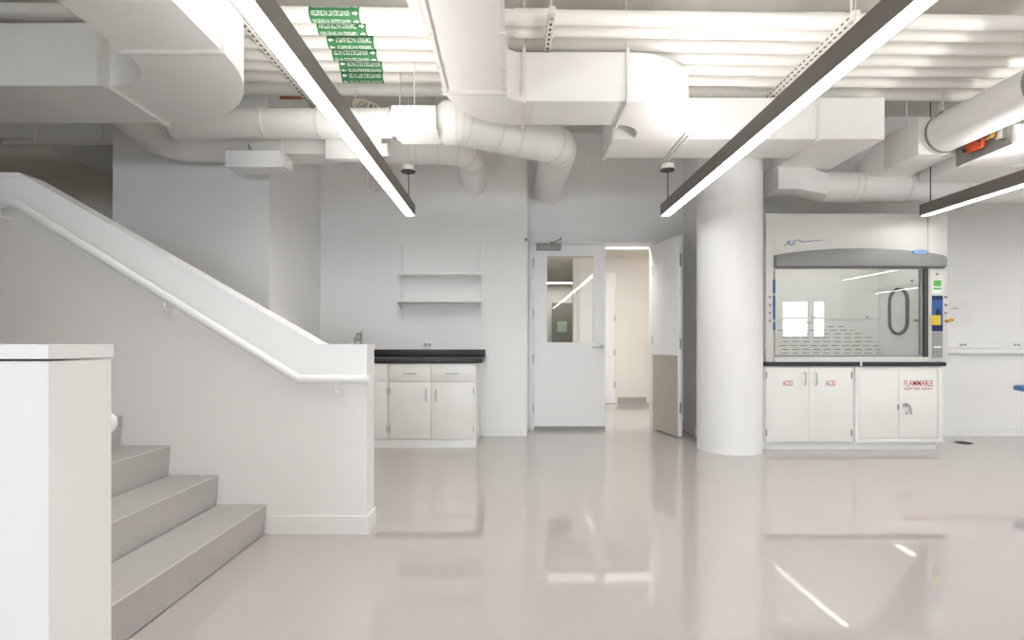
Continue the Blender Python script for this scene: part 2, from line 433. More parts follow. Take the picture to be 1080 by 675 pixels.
# ================================================================== STAIR
SX = lambda k: -1.349 - .265 * (k - 1)
RZ = .163
YW0, YW1 = 2.835, 2.985       # far guard wall
YN0, YN1 = .88, 1.018         # near guard wall
st = thing('staircase', 'grey speckled rubber stair rising between two white guard walls', 'stairs', (SX(1), 1.9, 0))
for k in range(1, 7):
    xa = SX(k); xb = SX(k + 1) if k < 6 else -6.9
    bm = prism(bmesh.new(), [(xb, 0), (xa - .008, 0), (xa - .012, RZ * (k - 1)), (xa, RZ * k - .012), (xa, RZ * k), (xb, RZ * k)], YN1 + .003, YW0 - .003)
    s = mk('step', bm, M['step'], st)
    mk('nosing', B(xa - .006, xa + .0015, YN1 + .004, YW0 - .004, RZ * k - .003, RZ * k + .001), M['nosing'], s)

def guard(name, y0, y1, label):
    xe = -.793
    g = thing(name, label, 'guard wall', (xe, (y0 + y1) / 2, 0))
    gp_ = .0045 if y0 < 2 else 0
    prof = [(xe, 0), (xe, 1.025 - gp_), (-1.05, 1.025 - gp_), (-2.71, 1.975 - gp_), (-6.95, 1.975 - gp_), (-6.95, 0)]
    mk('wall_panel', prism(bmesh.new(), prof, y0, y1), M['guard'], g)
    cap = [(xe + .003, 1.025), (xe + .003, 1.050), (-1.058, 1.050), (-2.717, 2.0), (-6.95, 2.0), (-6.95, 1.975), (-2.71, 1.975), (-1.05, 1.025)]
    mk('cap', prism(bmesh.new(), cap, y0 - .004, y1 + .003), M['cap'], g)
    bm = bmesh.new()
    box(bm, -1.338 if y0 > 2 else -6.9, xe + .009, y0 - .009, y0, 0, .1); box(bm, xe, xe + .009, y0, y1 + .009, 0, .1); box(bm, -2.2, xe, y1, y1 + .009, 0, .1) if y0 > 2 else None
    mk('baseboard', bm, M['kick'], g)
    return g
guard('stair_guard_wall', YW0, YW1, 'sloping white stair guard wall with flat cap ending before the sink counter')
guard('stair_guard_wall', YN0, YN1, 'square white end of the guard wall standing before the grey steps')

def rail(y, wally, xend, label, brx, zl=.86):
    r = thing('handrail', label, 'handrail', (xend, y, .86))
    pts = rounded([(xend - .02, wally, zl), (xend, y, zl), (-1.14, y, zl), (-2.68, y, zl + .955), (-6.8, y, zl + .955)], .07, 8)
    pts = rounded([(xend, y, zl), (-1.14, y, zl), (-2.68, y, zl + .955), (-6.8, y, zl + .955)], .09, 8)
    s = 1 if wally > y else -1
    ret = [(xend - .03, wally, zl), (xend, wally - s * .03, zl)]
    pts = rounded([(xend - .005, wally, zl), (xend, y, zl), (-1.14, y, zl), (-2.68, y, zl + .955), (-6.8, y, zl + .955)], .05, 8)
    mk('rail', T(pts, .0245, 24), M['cap'], r)
    for bx in brx:
        zc = zl if bx > -1.14 else zl + (-1.14 - bx) / 1.54 * .955 if bx > -2.68 else zl + .955
        b = bmesh.new()
        tube(b, rounded([(bx, wally, zc - .075), (bx, y, zc - .075), (bx, y, zc - .02)], .04), .008, 12)
        tube(b, [(bx, wally, zc - .075), (bx, wally - s * .008, zc - .075)], .034, 20)
        box(b, bx - .025, bx + .025, y - .012, y + .012, zc - .03, zc - .02)
        mk('bracket', b, M['cap'], r)
rail(YW0 - .07, YW0 - .001, -.792, 'round white handrail along the far stair guard wall', (-.945, -1.87, -2.76))
rail(YN1 + .062, YN1 + .001, -.844, 'white handrail end showing behind the square guard wall end', (-1.0, -1.8), .885)

# ================================================================== SINK COUNTER
CF, CBK = 5.2, WB - .002
kx = lambda px: X(px, CF)
def pull(bm, x, y, z, horiz, l=.095):
    a = (l / 2, 0) if horiz else (0, l / 2)
    p0, p1 = (x - a[0], y, z - a[1]), (x + a[0], y, z + a[1])
    q0, q1 = (p0[0], y - .03, p0[2]), (p1[0], y - .03, p1[2])
    return tube(bm, rounded([p0, q0, q1, p1], .012, 4), .0055, 10)
def base_cabinet(x0, x1, splits, label, hinges):
    c = thing('base_cabinet', label, 'cabinet', ((x0 + x1) / 2, (CF + CBK) / 2, 0), 'base cabinets under the sink counter')
    mk('body', B(x0, x1, CF + .002, CBK, .0, .857), M['cab'], c)
    mk('toe_board', B(x0, x1, CF - .004, CF + .002, 0, .084), M['kick'], c)
    for (a, b, hs) in splits:
        dr = mk('drawer', B(a + .003, b - .003, CF - .018, CF + .002, .674, .85, bevel=.002), M['cab'], c)
        mk('handle', pull(bmesh.new(), (a + b) / 2, CF - .018, .755, True, .12), M['steel'], dr)
        do = mk('door', B(a + .003, b - .003, CF - .018, CF + .002, .092, .668, bevel=.002), M['cab'], c)
        hx = a + .05 if hs > 0 else b - .05
        mk('handle', pull(bmesh.new(), hx, CF - .018, .535, False, .115), M['steel'], do)
        ex = b - .004 if hs > 0 else a + .004
        for zz in (.19, .575): mk('hinge', T([(ex, CF - .02, zz - .03), (ex, CF - .02, zz + .03)], .006, 10), M['steel'], do)
    return c
base_cabinet(kx(410), kx(502), [(kx(411), kx(455), -1), (kx(455), kx(500), 1)], 'white two-door base cabinet with two drawers at the open end of the black counter', 1)
base_cabinet(-2.155, kx(410) - .002, [(-2.13, -1.70, -1), (-1.70, kx(409), 1)], 'white base cabinet mostly hidden behind the stair guard wall end', 1)
wt = thing('worktop', 'black epoxy worktop with backsplash on the white base cabinets', 'worktop', (-1.2, 5.5, .86))
mk('slab', B(-2.16, X(508.5, 5.17), 5.165, CBK, .859, .908, bevel=.004), M['epoxy'], wt)
mk('backsplash', B(-2.16, X(508.5, 5.17), CBK - .022, CBK, .908, .99, bevel=.002), M['epoxy'], wt)
fa = thing('faucet', 'small chrome laboratory faucet above the guard wall cap', 'faucet', (X(379, 5.6), 5.6, .909))
fx = X(381, 5.6)
bm = bmesh.new(); tube(bm, rounded([(fx, 5.6, .909), (fx, 5.6, 1.165), (fx - .012, 5.47, 1.165), (fx - .012, 5.47, 1.09)], .05), .011, 16)
tube(bm, [(fx, 5.6, .909), (fx, 5.6, .93)], .026, 20)
mk('spout', bm, M['steel'], fa)
bm = bmesh.new(); tube(bm, [(fx - .06, 5.58, .909), (fx - .06, 5.58, 1.1)], .010, 14); tube(bm, [(fx - .06, 5.58, 1.09), (fx, 5.6, 1.1)], .008, 12)
mk('valve', bm, M['steel'], fa)
bm = bmesh.new(); tube(bm, [(fx - .065, 5.57, 1.112), (fx + .0, 5.54, 1.125)], .008, 10); tube(bm, [(fx, 5.6, 1.165), (fx + .005, 5.6, 1.19)], .014, 14)
mk('handle', bm, M['steel'], fa)

def outlet(x, z, label):
    o = thing('wall_outlet', label, 'outlet', (x, WB, z))
    mk('plate', B(x - .055, x + .055, WB - .007, WB - .001, z - .036, z + .036, bevel=.002), M['cap'], o)
    for s in (-1, 1):
        bm = bmesh.new(); box(bm, x + s * .022 - .015, x + s * .022 + .015, WB - .010, WB - .007, z - .017, z + .017, .002)
        for dz in (-.006, .006): box(bm, x + s * .022 - .005, x + s * .022 + .005, WB - .0105, WB - .0099, z + dz - .0015, z + dz + .0015, mi=1)
        mk('socket', bm, [M['basegrey'], M['gasket']], o)
outlet(X(451, WB), Z(363.5, WB), 'white double outlet just above the black backsplash')

# wall shelves
for px, lab in ((424, 'white slotted shelf standard at the stair end of the two shelves'), (507, 'white slotted shelf standard at the door end of the two shelves')):
    x = X(px, WB)
    bm = B(x - .016, x + .016, WB - .026, WB - .001, Z(337, WB), Z(257, WB)); n = 26
    for k in range(n):
        zz = Z(337, WB) + .02 + k * (Z(257, WB) - Z(337, WB) - .04) / (n - 1)
        box(bm, x - .003, x + .003, WB - .0268, WB - .0258, zz - .006, zz + .006, mi=1)
    s = mk('shelf_standard', bm, [M['cap'], M['basegrey']], origin=(x, WB, Z(337, WB))); tag(s, lab, 'shelf standard', 'slotted shelf standards')
for zt, lab in ((Z(287.5, 5.6), 'white wall shelf, the upper of two above the black counter'), (Z(316.5, 5.6), 'white wall shelf, the lower of two above the black counter')):
    s = thing('wall_shelf', lab, 'shelf', (X(464, 5.6), WB, zt), 'white wall shelves')
    mk('board', B(X(419.5, 5.58), X(507, 5.58), 5.58, WB - .028, zt - .022, zt, bevel=.002), M['cab'], s)
    for px in (424, 507):
        x = X(px, WB)
        mk('bracket', prism(bmesh.new(), [(WB - .0265, zt - .022), (5.6, zt - .022), (5.6, zt - .032), (WB - .0265, zt - .085)], x - .004, x + .004, 'x'), M['cap'], s)

# ================================================================== FUME HOOD AND ITS BASE
HF = 5.06
hx_ = lambda px: X(px, HF)
hz_ = lambda py: Z(py, HF)
def lettering(s, px0, px1, py0, py1, y, parent, m=M['red'], bold=.006):
    bm = text_bm(s, hx_(px1) - hx_(px0), hz_(py0) - hz_(py1), bold)
    mk('lettering', wall_text(bm, (hx_(px0) + hx_(px1)) / 2, y, (hz_(py0) + hz_(py1)) / 2), m, parent)
x0, x1 = 2.51, hx_(900.5)
c = thing('acid_cabinet', 'white two-door cabinet marked ACID on each door under the fume hood', 'cabinet', ((x0 + x1) / 2, 5.45, 0))
mk('body', B(x0, x1, HF + .002, 5.83, .08, .833), M['cab'], c)
mk('toe_board', B(x0, x1, 5.11, 5.8, 0, .08), M['kick'], c)
for a, b, s in ((807, 851.8, -1), (852.2, 897, 1)):
    do = mk('door', B(hx_(a), hx_(b), HF - .018, HF + .002, hz_(465), hz_(387.5), bevel=.002), M['cab'], c)
    lettering('ACID', 824.5 if s < 0 else 869.5, 835 if s < 0 else 880, 401.2, 406.8, HF - .0187, do)
    xx = hx_(847 if s < 0 else 858.7)
    mk('handle', pull(bmesh.new(), xx, HF - .018, hz_(399), False, .115), M['steel'], do)
    ex = hx_(807.3) if s < 0 else hx_(896.8)
    for py in (395.5, 456): mk('hinge', T([(ex, HF - .02, hz_(py) - .032), (ex, HF - .02, hz_(py) + .032)], .006, 10), M['galv'], do)
x0, x1 = hx_(900.7), hx_(993.5)
c = thing('flammable_cabinet', 'white locking cabinet marked FLAMMABLE KEEP FIRE AWAY under the fume hood', 'cabinet', ((x0 + x1) / 2, 5.45, 0))
mk('body', B(x0, x1, HF + .002, 5.83, .08, .833), M['cab'], c)
mk('toe_board', B(x0, X(987, 5.11), 5.11, 5.8, 0, .08), M['kick'], c)
bm = bmesh.new()
for q in ((900.9, 905, 387.5, 466), (988, 993.3, 387.5, 466), (905, 988, 387.5, 389.3), (905, 988, 462, 466)): box(bm, hx_(q[0]), hx_(q[1]), HF - .016, HF + .002, hz_(q[3]), hz_(q[2]))
mk('face_frame', bm, M['cab'], c)
do = mk('door', B(hx_(905.6), hx_(946.9), HF - .012, HF + .002, hz_(461.6), hz_(389.7), bevel=.002), M['cab'], c)
mk('latch', B(hx_(945.6), hx_(946.6), HF - .02, HF - .012, hz_(432), hz_(426)), M['galv'], do)
do = mk('door', B(hx_(947.4), hx_(987.6), HF - .012, HF + .002, hz_(461.6), hz_(389.7), bevel=.002), M['cab'], c)
lettering('FLAMMABLE', 952.5, 982.8, 401, 407, HF - .0127, do)
lettering('KEEP FIRE AWAY', 952.8, 982.5, 408.3, 411.2, HF - .0127, do)
bm = bmesh.new(); tube(bm, [(hx_(953), HF - .012, hz_(427)), (hx_(953), HF - .035, hz_(427))], .018, 18)
tube(bm, rounded([(hx_(952), HF - .04, hz_(425)), (hx_(956), HF - .045, hz_(427.5)), (hx_(957.6), HF - .045, hz_(436.5))], .02), .0085, 12)
mk('handle', bm, M['steel'], do)
bm = bmesh.new(); tube(bm, [(hx_(954.6), HF - .012, hz_(436)), (hx_(954.6), HF - .018, hz_(436))], .007, 12)
mk('keyhole', bm, M['galv'], do)
wt = mk('worktop', B(2.508, hx_(995.5), 5.03, 5.83, .8345, .872, bevel=.004), M['epoxy'], origin=(3.4, 5.4, .8345)); tag(wt, 'black epoxy worktop between the fume hood and its white cabinets', 'worktop')
mk('joint_clip', B(hx_(905), hx_(907), 5.0285, 5.031, .835, .878), M['cab'], wt)

HB = .8735
hd = thing('fume_hood', 'grey and white fume hood with glass sash on the black worktop', 'fume hood', (3.43, 5.4, HB))
HX0, HX1, HT = 2.53, 4.325, hz_(225)
IX0, IX1, IY1 = hx_(818), hx_(976), 5.72
mk('side_post', B(HX0, hx_(816.3), HF, 5.82, HB, HT, bevel=.006), M['hood'], hd)
mk('side_post', B(hx_(979.5), HX1, HF, 5.82, HB, HT, bevel=.006), M['hood'], hd)
mk('upper_panel', B(hx_(816.6), hx_(979.2), HF + .012, HF + .05, hz_(283.5), HT - .002, bevel=.003), M['hood'], hd)
mk('roof_panel', B(hx_(816.6), hx_(979.2), HF + .051, 5.82, HT - .12, HT - .002), M['hood'], hd)
bm = bmesh.new()
box(bm, hx_(816.3), hx_(979.5), IY1, 5.8, HB + .03, HT - .12); 
mk('liner', bm, M['liner'], hd)
mk('liner_side', B(hx_(816.5), IX0, HF + .08, IY1, HB + .03, HT - .12), M['liner'], hd)
ls = mk('liner_side', B(IX1, hx_(979.3), HF + .08, IY1, HB + .03, HT - .12), M['liner'], hd)
mk('liner_floor', B(hx_(816.5), hx_(979.3), HF + .04, IY1, HB, HB + .03), M['liner'], hd)
# baffle with its rows of slots
zs = lambda py: Z(py, 5.7)
bm = bmesh.new(); box(bm, IX0 + .002, IX1 - .002, 5.70, 5.715, HB + .031, zs(337.5)); box(bm, IX0 + .002, IX1 - .002, 5.70, 5.715, zs(336.8), HT - .14)
rows = [(340.4, 838, 862), (344.5, 856, 892), (348.3, 820, 898), (352, 819, 907), (356, 824, 918), (360.2, 819, 924), (364.4, 822, 926), (368.5, 819, 926), (372.4, 824, 926)]
for i, (py, a, b) in enumerate(rows):
    px = a + (5.5 if i % 2 else 0)
    while px < b:
        box(bm, X(px, 5.7), X(min(px + 7.2, b + 2), 5.7), 5.6985, 5.7005, zs(py + .3), zs(py - .3), mi=1); px += 11
for px in (857, 913): box(bm, X(px, 5.7), X(px + 3.5, 5.7), 5.6985, 5.7005, zs(335), zs(334), mi=1)
mk('baffle', bm, [M['liner'], M['hole']], hd)
mk('added_fill_lamp', lamp_panel(2.7, 4.0, 5.14, 5.24, HT - .15, HT - .122), [M['hoodfill'], M['cap']], hd)  # added light, unseen behind the fascia, that brightens the hood interior
# oval inspection window in the far side of the liner
def stadium(cy, cz, hw, hh, n=10):
    pts = []
    for k in range(n + 1): a = math.pi * k / n; pts.append((cy + hw * math.cos(a), cz + (hh - hw) + hw * math.sin(a)))
    for k in range(n + 1): a = math.pi + math.pi * k / n; pts.append((cy + hw * math.cos(a), cz - (hh - hw) + hw * math.sin(a)))
    return pts
oc = (5.40, Z(328.5, 5.40)); so = stadium(oc[0], oc[1], .135, .25); si = stadium(oc[0], oc[1], .108, .222)
bm = bmesh.new(); xa, xb = IX1 - .02, IX1 - .0005
ro = [bm.verts.new((xa, p[0], p[1])) for p in so]; ri = [bm.verts.new((xa, p[0], p[1])) for p in si]
ro2 = [bm.verts.new((xb, p[0], p[1])) for p in so]; ri2 = [bm.verts.new((xb, p[0], p[1])) for p in si]
n = len(so)
for i in range(n):
    j = (i + 1) % n
    for q in ((ro, ri), (ri2, ro2), (ro2, ro), (ri, ri2)):
        bm.faces.new((q[0][i], q[0][j], q[1][j], q[1][i]))
bmesh.ops.remove_doubles(bm, verts=bm.verts, dist=1e-5); bmesh.ops.recalc_face_normals(bm, faces=bm.faces)
g = mk('oval_gasket', bm, M['gasket'], hd)
mk('pane', prism(bmesh.new(), si, IX1 - .006, IX1 - .001, 'x'), M['hood'], g)
mk('knob', T([(IX1, 5.16, Z(338, 5.16)), (IX1 - .03, 5.16, Z(338, 5.16))], .014, 14), M['amber'], hd)
mk('fitting', T([(IX1, 5.22, Z(296, 5.22)), (IX1 - .02, 5.22, Z(296, 5.22))], .01, 14), M['grey'], hd)
# sash
bm = bmesh.new()
box(bm, hx_(818), hx_(819.2), HF + .03, HF + .055, hz_(376.5), hz_(284)); box(bm, hx_(973.5), hx_(975.5), HF + .03, HF + .055, hz_(376.5), hz_(284))
box(bm, hx_(819.2), hx_(973.5), HF + .03, HF + .055, hz_(376.5), hz_(374.4))
sa = mk('sash', bm, M['grey'], hd)
mk('pane', B(hx_(819.2), hx_(973.5), HF + .040, HF + .045, hz_(374.4), hz_(283.6)), M['sash'], sa)
mk('sash_track', B(hx_(975.5), hx_(979.4), HF + .004, HF + .075, hz_(377), hz_(283)), M['gasket'], hd)
mk('airfoil_sill', prism(bmesh.new(), [(HF - .012, HB + .002), (HF - .012, hz_(378)), (HF + .002, hz_(376.6)), (HF + .07, hz_(376.6)), (HF + .07, HB + .002)], hx_(816.4), hx_(979.4), 'x'), M['hood'], hd)
# fascia with a bowed top edge and a crease
bm = bmesh.new(); fx0, fx1 = hx_(816), hx_(994); n = 24; secs = []
for k in range(n + 1):
    t = k / n; xx = fx0 + (fx1 - fx0) * t
    top = hz_(269.5) + (hz_(262.3) - hz_(269.5)) * (1 - (2 * t - 1) ** 2) ** 0.9 if 0 < t < 1 else hz_(269.5)
    yo = -.055
    secs.append([bm.verts.new((xx, yy, zz)) for yy, zz in ((HF + .02, hz_(283)), (HF + yo + .03, hz_(283)), (HF + yo, hz_(281.2)), (HF + yo, hz_(273)), (HF + yo + .035, max(top, hz_(271.5))), (HF + .012, top + .002))])
fs = []
for i in range(n):
    for j in range(6): fs.append(bm.faces.new((secs[i][j], secs[i][(j + 1) % 6], secs[i + 1][(j + 1) % 6], secs[i + 1][j])))
fs += [bm.faces.new(secs[0]), bm.faces.new(secs[-1])]
bmesh.ops.recalc_face_normals(bm, faces=fs)
fc = mk('fascia', bm, M['fascia'], hd)
bx, bz = hx_(968), hz_(266.6)
def ellipse_slab(cx, cz, a, b, y0, y1): return prism(bmesh.new(), [(cx + a * math.cos(t * math.pi / 16), cz + b * math.sin(t * math.pi / 16)) for t in range(32)], y0, y1)
bd = mk('badge', ellipse_slab(bx, bz, .078, .024, HF - .036, HF - .016), M['blue'], hd)
mk('badge_face', ellipse_slab(bx, bz, .068, .016, HF - .038, HF - .034), M['badge'], bd)
mk('badge_stripe', ellipse_slab(bx, bz, .052, .005, HF - .0388, HF - .0375), M['blue'], bd)
# blue script mark with a long tail on the upper panel
bm = bmesh.new(); yy = HF + .0095
sc = lambda px, py: (hx_(px), yy, hz_(py))
tube(bm, [sc(827.5, 259.4), sc(830, 257.5), sc(832.6, 255.4), sc(834, 253.8)], .0035, 8, mi=1)
tube(bm, [sc(831.6, 253.6), sc(832.3, 256), sc(833.3, 258), sc(835, 257.6), sc(836.8, 256)], .004, 8)
tube(bm, [sc(840, 253.4), sc(838, 253.6), sc(837.3, 255), sc(839, 256.4), sc(838.4, 258), sc(835.5, 258.7)], .003, 8)
tube(bm, [sc(840, 253.3), sc(842, 252.6), sc(844.4, 253.2), sc(845.2, 254.8), sc(852, 254.6), sc(860, 253.6), sc(871, 252.8)], [.003, .003, .003, .003, .003, .0025, .001], 8)
mk('script_mark', bm, [M['blue'], M['gasket']], hd)
# control column on the right post, services on both posts
yp = HF - .006
cp = mk('control_panel', B(hx_(980.6), hx_(994.2), yp, HF + .001, hz_(378), hz_(283.6), bevel=.002), M['hood'], hd)
mk('green_tag', B(hx_(982.4), hx_(992.2), yp - .003, yp, hz_(309.2), hz_(294.8)), M['letter'], cp)
mk('green_patch', B(hx_(983.6), hx_(991.8), yp - .005, yp - .003, hz_(302.2), hz_(295.6)), M['lime'], cp)
mk('green_patch', B(hx_(983.6), hx_(991.8), yp - .005, yp - .003, hz_(305.6), hz_(303.6)), M['lime'], cp)
mn = mk('monitor_panel', B(hx_(982.2), hx_(993.4), yp - .006, yp, hz_(349.6), hz_(311.8)), M['navy'], cp)
mk('dark_band', B(hx_(982.4), hx_(993.2), yp - .008, yp - .006, hz_(349.2), hz_(343)), M['navy_dark'], mn)
mk('dark_band', B(hx_(982.4), hx_(993.2), yp - .008, yp - .006, hz_(316), hz_(312.4)), M['navy_dark'], mn)
bm = bmesh.new(); prism(bm, [(hx_(985.6), hz_(333)), (hx_(985.8), hz_(329)), (hx_(987), hz_(325.5)), (hx_(988), hz_(327)), (hx_(989.8), hz_(324)), (hx_(992), hz_(333))], yp - .009, yp - .006)
mk('dark_figure', bm, M['navy_dark'], mn)
mk('yellow_note', B(hx_(980.8), hx_(990.6), yp - .012, yp - .0091, hz_(343), hz_(332.6)), M['yellow'], mn)
gp = mk('switch_plate', B(hx_(982.2), hx_(993.2), yp - .005, yp, hz_(377), hz_(350.4)), M['grey'], cp)
mk('switch_label', B(hx_(984), hx_(991.6), yp - .0065, yp - .005, hz_(367), hz_(365.2)), M['letter'], gp)
mk('indicator', T([(hx_(987.5), yp, hz_(289.2)), (hx_(987.5), yp - .01, hz_(289.2))], .012, 16), M['grey'], cp)
for py in (313.2, 321.8, 330.2): mk('service_knob', T([(hx_(997.2), HF + .001, hz_(py)), (hx_(997.2), HF - .012, hz_(py))], [.013, .011], 16), M['grey'], hd)
bm = bmesh.new(); tube(bm, [(hx_(997.5), HF + .001, hz_(338.3)), (hx_(997.5), HF - .022, hz_(338.3))], .011, 16); tube(bm, [(hx_(996), HF - .025, hz_(338.9)), (hx_(1002.5), HF - .025, hz_(337.2))], .016, 16)
mk('gas_knob', bm, M['amber'], hd)
for py in (313.2, 321.8, 330.2, 338.4): mk('service_knob', T([(hx_(812), HF + .001, hz_(py)), (hx_(812), HF - .010, hz_(py))], [.012, .010], 16), M['grey'], hd)
for a, b in ((295, 309), (312, 337), (340, 348)):
    mk('blue_strip', B(hx_(815.2), hx_(817.6), HF - .004, HF + .001, hz_(b), hz_(a)), M['navy'], hd)

# right wall services
rc = thing('wall_raceway', 'long white wall raceway with paired outlets beside the fume hood', 'raceway', (6.5, WB, .94))
mk('upper_channel', B(4.45, 9.5, WB - .045, WB - .001, Z(367.3, WB), Z(360.3, WB), bevel=.004), M['cap'], rc)
mk('lower_channel', B(4.45, 9.5, WB - .065, WB - .001, Z(373, WB), Z(367.5, WB), bevel=.008), M['kick'], rc)
for px in (1016, 1072.5, 1130):
    x, z = X(px, 5.8), Z(363.7, 5.8)
    p = mk('outlet_plate', B(x - .06, x + .06, WB - .049, WB - .044, z - .022, z + .022), M['kick'], rc)
    for s in (-1, 1): mk('socket', B(x + s * .02 - .013, x + s * .02 + .013, WB - .052, WB - .049, z - .011, z + .011), M['grey'], p)
x0, x1, z0, z1 = X(1001, WB), X(1022, WB), Z(345, WB), Z(318, WB)
pn = mk('paper_sign', B(x0, x1, WB - .003, WB - .001, z0, z1), M['paper'], origin=(x0, WB, z0)); tag(pn, 'small white paper taped to the wall beside the fume hood', 'notice')
bm = bmesh.new()
for k in range(5): box(bm, X(1003 + k * 1.6, WB), X(1004.2 + k * 1.6, WB), WB - .0036, WB - .003, Z(326.2 - .15 * k, WB), Z(325.2 - .15 * k, WB))
mk('ink_line', bm, M['grey'], pn)
bm = lathe(bmesh.new(), [(.075, .0005), (.08, .003), (.07, .006), (.03, .006), (.001, .006)], X(1016, 5.45), 5.45, 28)
fd = mk('floor_drain', bm, M['hole'], origin=(X(1016, 5.45), 5.45, 0)); tag(fd, 'small round metal drain cover in the floor past the fume hood', 'floor drain')
# stool reaching into the frame at its edge
sx, sy = X(1077, 4.7) + .19, 4.7
s = thing('lab_stool', 'blue round stool seat on a steel post before the wall raceway', 'stool', (sx, sy, 0))
mk('seat', lathe(bmesh.new(), [(.16, .615), (.185, .622), (.19, .645), (.18, .665), (.1, .672), (.001, .672)], sx, sy), M['stoolblue'], s)
mk('column', T([(sx, sy, .06), (sx, sy, .616)], .022, 20), M['steel'], s)
bm = bmesh.new()
for k in range(5):
    a = 2 * math.pi * k / 5; e = (sx + .075 * math.cos(a), sy + .075 * math.sin(a))
    tube(bm, [(sx, sy, .08), (e[0], e[1], .045)], [.02, .014], 10); tube(bm, [(e[0], e[1], .05), (e[0], e[1], 0)], .014, 10)
mk('base', bm, M['black'], s)

# ================================================================== LINEAR LIGHTS
LZ0, LZ1, LY1, LY0 = 2.278, 2.385, 4.9, -5.0
def linear_light(x, canopy, label, LY0=-5.0):
    l = thing('linear_light', label, 'lamp', (x, LY1, LZ0), 'dark linear pendant lights')
    bm = bmesh.new()
    box(bm, x - .046, x - .041, LY0, LY1, LZ0 - .002, LZ1); box(bm, x + .041, x + .046, LY0, LY1, LZ0 - .002, LZ1)
    box(bm, x - .041, x + .041, LY0, LY1, LZ0 + .004, LZ1 - .006); box(bm, x - .046, x + .046, LY1, LY1 + .003, LZ0 - .002, LZ1); box(bm, x - .046, x + .046, LY0 - .003, LY0, LZ0 - .002, LZ1)
    mk('housing', bm, M['bronze'], l)
    mk('diffuser', lamp_panel(x - .041, x + .041, LY0, LY1, LZ0, LZ0 + .004, 16), [M['lamp'], M['cap']], l)
    mk('uplight', lamp_panel(x - .039, x + .039, LY0, LY1 - .8, LZ1 - .006, LZ1 - .002, 16, up=True), [M['lampup'], M['cap']], l)
    cy, cz = canopy
    cd = mk('cord', T([(x, cy, LZ1 - .004), (x + .004, cy + .004, (LZ1 + cz) / 2), (x, cy, cz + .01)], .0045, 8), M['black'], l)
    bm = lathe(bmesh.new(), [(.062, cz), (.066, cz + .02), (.06, cz + .05), (.03, cz + .06), (.016, cz + .075)], x, cy, 28)
    cn = mk('canopy', bm, M['flange'], l)
    mk('canopy_plate', lathe(bmesh.new(), [(.066, cz - .008), (.066, cz + .002)], x, cy, 28), M['gasket'], cn)
    tp = CEIL if cz < 2.72 or cz > 3 else None
    if tp: mk('hanger_rod', T([(x, cy, cz + .07), (x, cy, CEIL - .002)], .006, 8), M['strut'], l)
    for yy in (2.2 if abs(x - 1.485) < .01 else 1.2, max(-2.5, LY0 + .5)): mk('cord', T([(x, yy, LZ1 - .004), (x, yy, CEIL - .002)], .0015, 6), M['steel'], l)
    return l
linear_light(-.955, (4.80, 2.67), 'dark linear pendant light over the stair side, ending near the white canopy cup')
linear_light(1.485, (4.83, 2.695), 'dark linear pendant light ending in front of the round column')
linear_light(3.965, (4.83, 3.52), 'dark linear pendant light ending above the fume hood')
linear_light(6.4, (4.83, 3.3), 'dark linear pendant light reflected in the fume hood glass, above the wall raceway', LY0=.35)
linear_light(8.84, (4.83, 3.3), 'dark linear pendant light farthest along the raceway wall, seen only in reflection', LY0=-2.2)

# ================================================================== INSULATED PIPES
PZ, PR = 3.28, .048
PY = [3.497, 3.634, 3.801, 3.962, 4.12, 4.295, 4.508]
RZP = math.atan(.019)
names = ['NON-POTABLE HOT WATER RETURN', 'TEMPERED WATER RETURN', 'TEMPERED WATER SUPPLY', 'NON-POTABLE COLD WATER', 'NON-POTABLE COLD WATER', 'NON-POTABLE HOT WATER']
arrow_right = [True, True, False, True, False, False]
spans = [(328, 380.5), (336.3, 387.4), (346.8, 395.4), (351.9, 398.4), (359.3, 404.2), (361.6, 405)]
order = ['first', 'second', 'third', 'fourth', 'fifth', 'sixth', 'last']
def wrap(bm, xc, a0, r, flip):
    """bend flat lettering round a pipe whose axis is local X; reads upside down from the room side"""
    for v in bm.verts:
        al = a0 + v.co.y / r
        v.co = Vector((xc - v.co.x, -r * math.cos(al), -r * math.sin(al)))
    return bm
STRUT_X = (-1.77, .27, 2.25)
